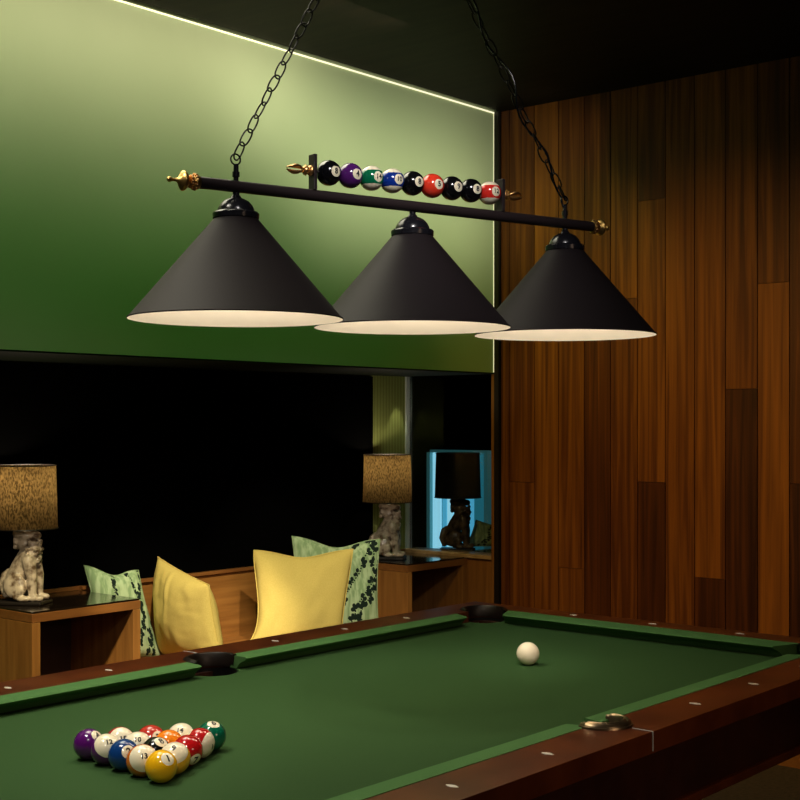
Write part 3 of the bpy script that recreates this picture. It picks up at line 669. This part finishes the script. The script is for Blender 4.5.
# ball rack on the bar
for x in (.183, .6945):
    bm = bmesh.new(); box(bm, x-.004, x+.004, -.012, .012, .0105, .0865); obj('ball_bracket', bm, M_bar, P, bev=.001)
zb = .0515
bm = bmesh.new(); cyl(bm, (.177, 0, zb), (.7005, 0, zb), .003, n=12); obj('ball_rod', bm, M_bar, P, True)
def leaf_finial(s, x):
    m = Matrix.Translation((x, 0, zb)) @ (RA if s > 0 else Matrix.Rotation(-PI/2, 4, 'Y'))
    bm = bmesh.new(); lathe(bm, [(0, 0), (.0100, 0), (.0115, .003), (.0100, .006), (.0075, .008), (.0095, .012), (.0100, .016), (.0070, .020), (.0045, .022), (0, .022)], 28, m)
    f_ = obj('leaf_finial', bm, M_copper, P, True, ang=50)
    bm = bmesh.new()
    for k in range(8):
        a = 2*PI*k/8; g_ = bmesh.ops.create_icosphere(bm, subdivisions=1, radius=.0026)['verts']
        bmesh.ops.transform(bm, matrix=m @ Matrix.Translation((.0098*math.cos(a), .0098*math.sin(a), .014)), verts=g_)
    obj('beading', bm, M_brass, f_, True)
    for k in range(4):
        a = PI/4+PI/2*k; bm = bmesh.new(); pts = []; rs = []
        for i in range(13):
            t_ = i/12; r = .0025+.0075*math.sin(PI*t_)*(1-.2*t_); pts.append(m @ Vector((r*math.cos(a), r*math.sin(a), .020+.040*t_))); rs.append(.0008+.0026*math.sin(PI*min(1, t_*1.0+.03)))
        tube(bm, pts, rs, 8); obj('leaf', bm, M_copper, f_, True)
leaf_finial(-1, .179); leaf_finial(1, .6985)
bpy.context.view_layer.update()
Pm = P.matrix_world.copy(); Pi = Pm.inverted()
hang = [(8, 'solid', (.004, .004, .005)), (4, 'solid', (.075, .012, .13)), (14, 'band', (.003, .14, .06)), (10, 'band', (.006, .03, .26)), (8, 'solid', (.004, .004, .005)),
        (5, 'solid', (.80, .045, .02)), (9, 'solid', (.004, .004, .005)), (8, 'solid', (.004, .004, .005)), (12, 'band', (.72, .03, .02))]
for k, (n, sty, c) in enumerate(hang):
    x = .2225+k*.0548; wl = Pm @ Vector((x, 0, zb))
    bm = bmesh.new(); ballmesh(bm, .0273); o = obj('billiard_ball', bm, ball_mat('hanging_ball', c, sty), P, True, ang=180)
    z = vdir(wl, .60, .16); mw = Matrix.Translation(wl) @ frame(z, UP)
    o.matrix_local = Pi @ mw
    txt = {0: '8', 1: '4', 2: '14', 3: '10', 4: '8', 5: '5', 6: '9', 7: '8', 8: '12'}[k]
    obj('number', digits(txt, .0165 if len(txt) < 2 else .0145, M_paint, .0273), M_paint, o)
    o['label'] = '%s ball on the hanging lamp' % {0: 'black', 1: 'purple', 2: 'green banded', 3: 'blue banded', 4: 'black', 5: 'red', 6: 'black', 7: 'black', 8: 'red banded'}[k]
# canopy, hooks and chains
HX = (.385, .397); HZ = 2.665-BARZ
bm = bmesh.new(); lathe(bm, [(0, .0), (.012, .002), (.03, .012), (.055, .018), (.062, .030), (.064, .040), (0, .040)], 40, Matrix.Translation((.391, 0, CZ-BARZ-.0405))); cn = obj('canopy', bm, M_capm, P, True)
bm = bmesh.new(); cyl(bm, (.391, 0, HZ+.012), (.391, 0, CZ-BARZ-.040), .005, n=16); tube(bm, [(.391+.014*math.cos(2*PI*i/24), 0, HZ+.014*math.sin(2*PI*i/24)) for i in range(24)], .0022, 8, True); obj('hanging_rod', bm, M_capm, cn, True)
def link_mesh():
    bm = bmesh.new(); pts = []; a, b2 = .0098, .0205; k = 28
    for i in range(k):
        t_ = 2*PI*i/k; cx = math.cos(t_); sy = math.sin(t_); pts.append((a*math.copysign(abs(cx)**.75, cx), 0, b2*math.copysign(abs(sy)**.85, sy)))
    tube(bm, pts, .0018, 8, True); return bm
lk = None
def chain(x0, x1, wav, seed):
    global lk
    bm = bmesh.new()
    cyl(bm, (x0, 0, .0118), (x0, 0, .046), .0052, n=16); cyl(bm, (x0, 0, .020), (x0, 0, .030), .0075, n=16)
    tube(bm, [(x0+.011*math.cos(2*PI*i/24), .002, .056+.011*math.sin(2*PI*i/24)) for i in range(24)], .0018, 8, True)
    c = obj('chain', bm, M_capm, P, True)
    a = Vector((x0, 0, .060)); e2 = Vector((x1, 0, HZ)); d_ = e2-a; Ln = d_.length; pitch = .0352; n = int(Ln/pitch); u_ = d_.normalized()
    side = Vector((0, 1, 0))
    for i in range(n+1):
        t_ = (i+.45)/(n+.9); pos = a + d_*t_
        if lk is None: o_ = obj('chain_link', link_mesh(), M_chain, c, True); lk = o_
        else: o_ = lk.copy(); COL.objects.link(o_); o_.parent = c
        z = u_; x_ = side.cross(z).normalized(); m = Matrix((x_, z.cross(x_), z)).transposed().to_4x4()
        # alternate links turn by 90 degrees with a little play
        o_.matrix_local = Matrix.Translation(pos) @ m @ Matrix.Rotation((PI/2 if i % 2 else 0)+.45+.25*math.sin(i*1.7+seed), 4, 'Z')
    return a, e2, c
chain(0, HX[0], 0, 0)
a, e2, c2 = chain(BL, HX[1], 1, 2)
bm = bmesh.new(); pts = []
for i in range(121):
    t_ = i/120; p = a.lerp(e2, t_); k_ = math.sin(t_*PI*9)*.012*math.sin(PI*t_)**.3 + math.sin(t_*PI*3.2+.3)*.008*math.sin(PI*t_); p += Vector((-k_*.9-.004, math.cos(t_*PI*9)*.010-.004, -k_*.4)); pts.append(p)
pts[0] = Vector((BL-.006, 0, .040))
tube(bm, pts, .0024, 8); obj('power_cord', bm, M_capm, P, True)
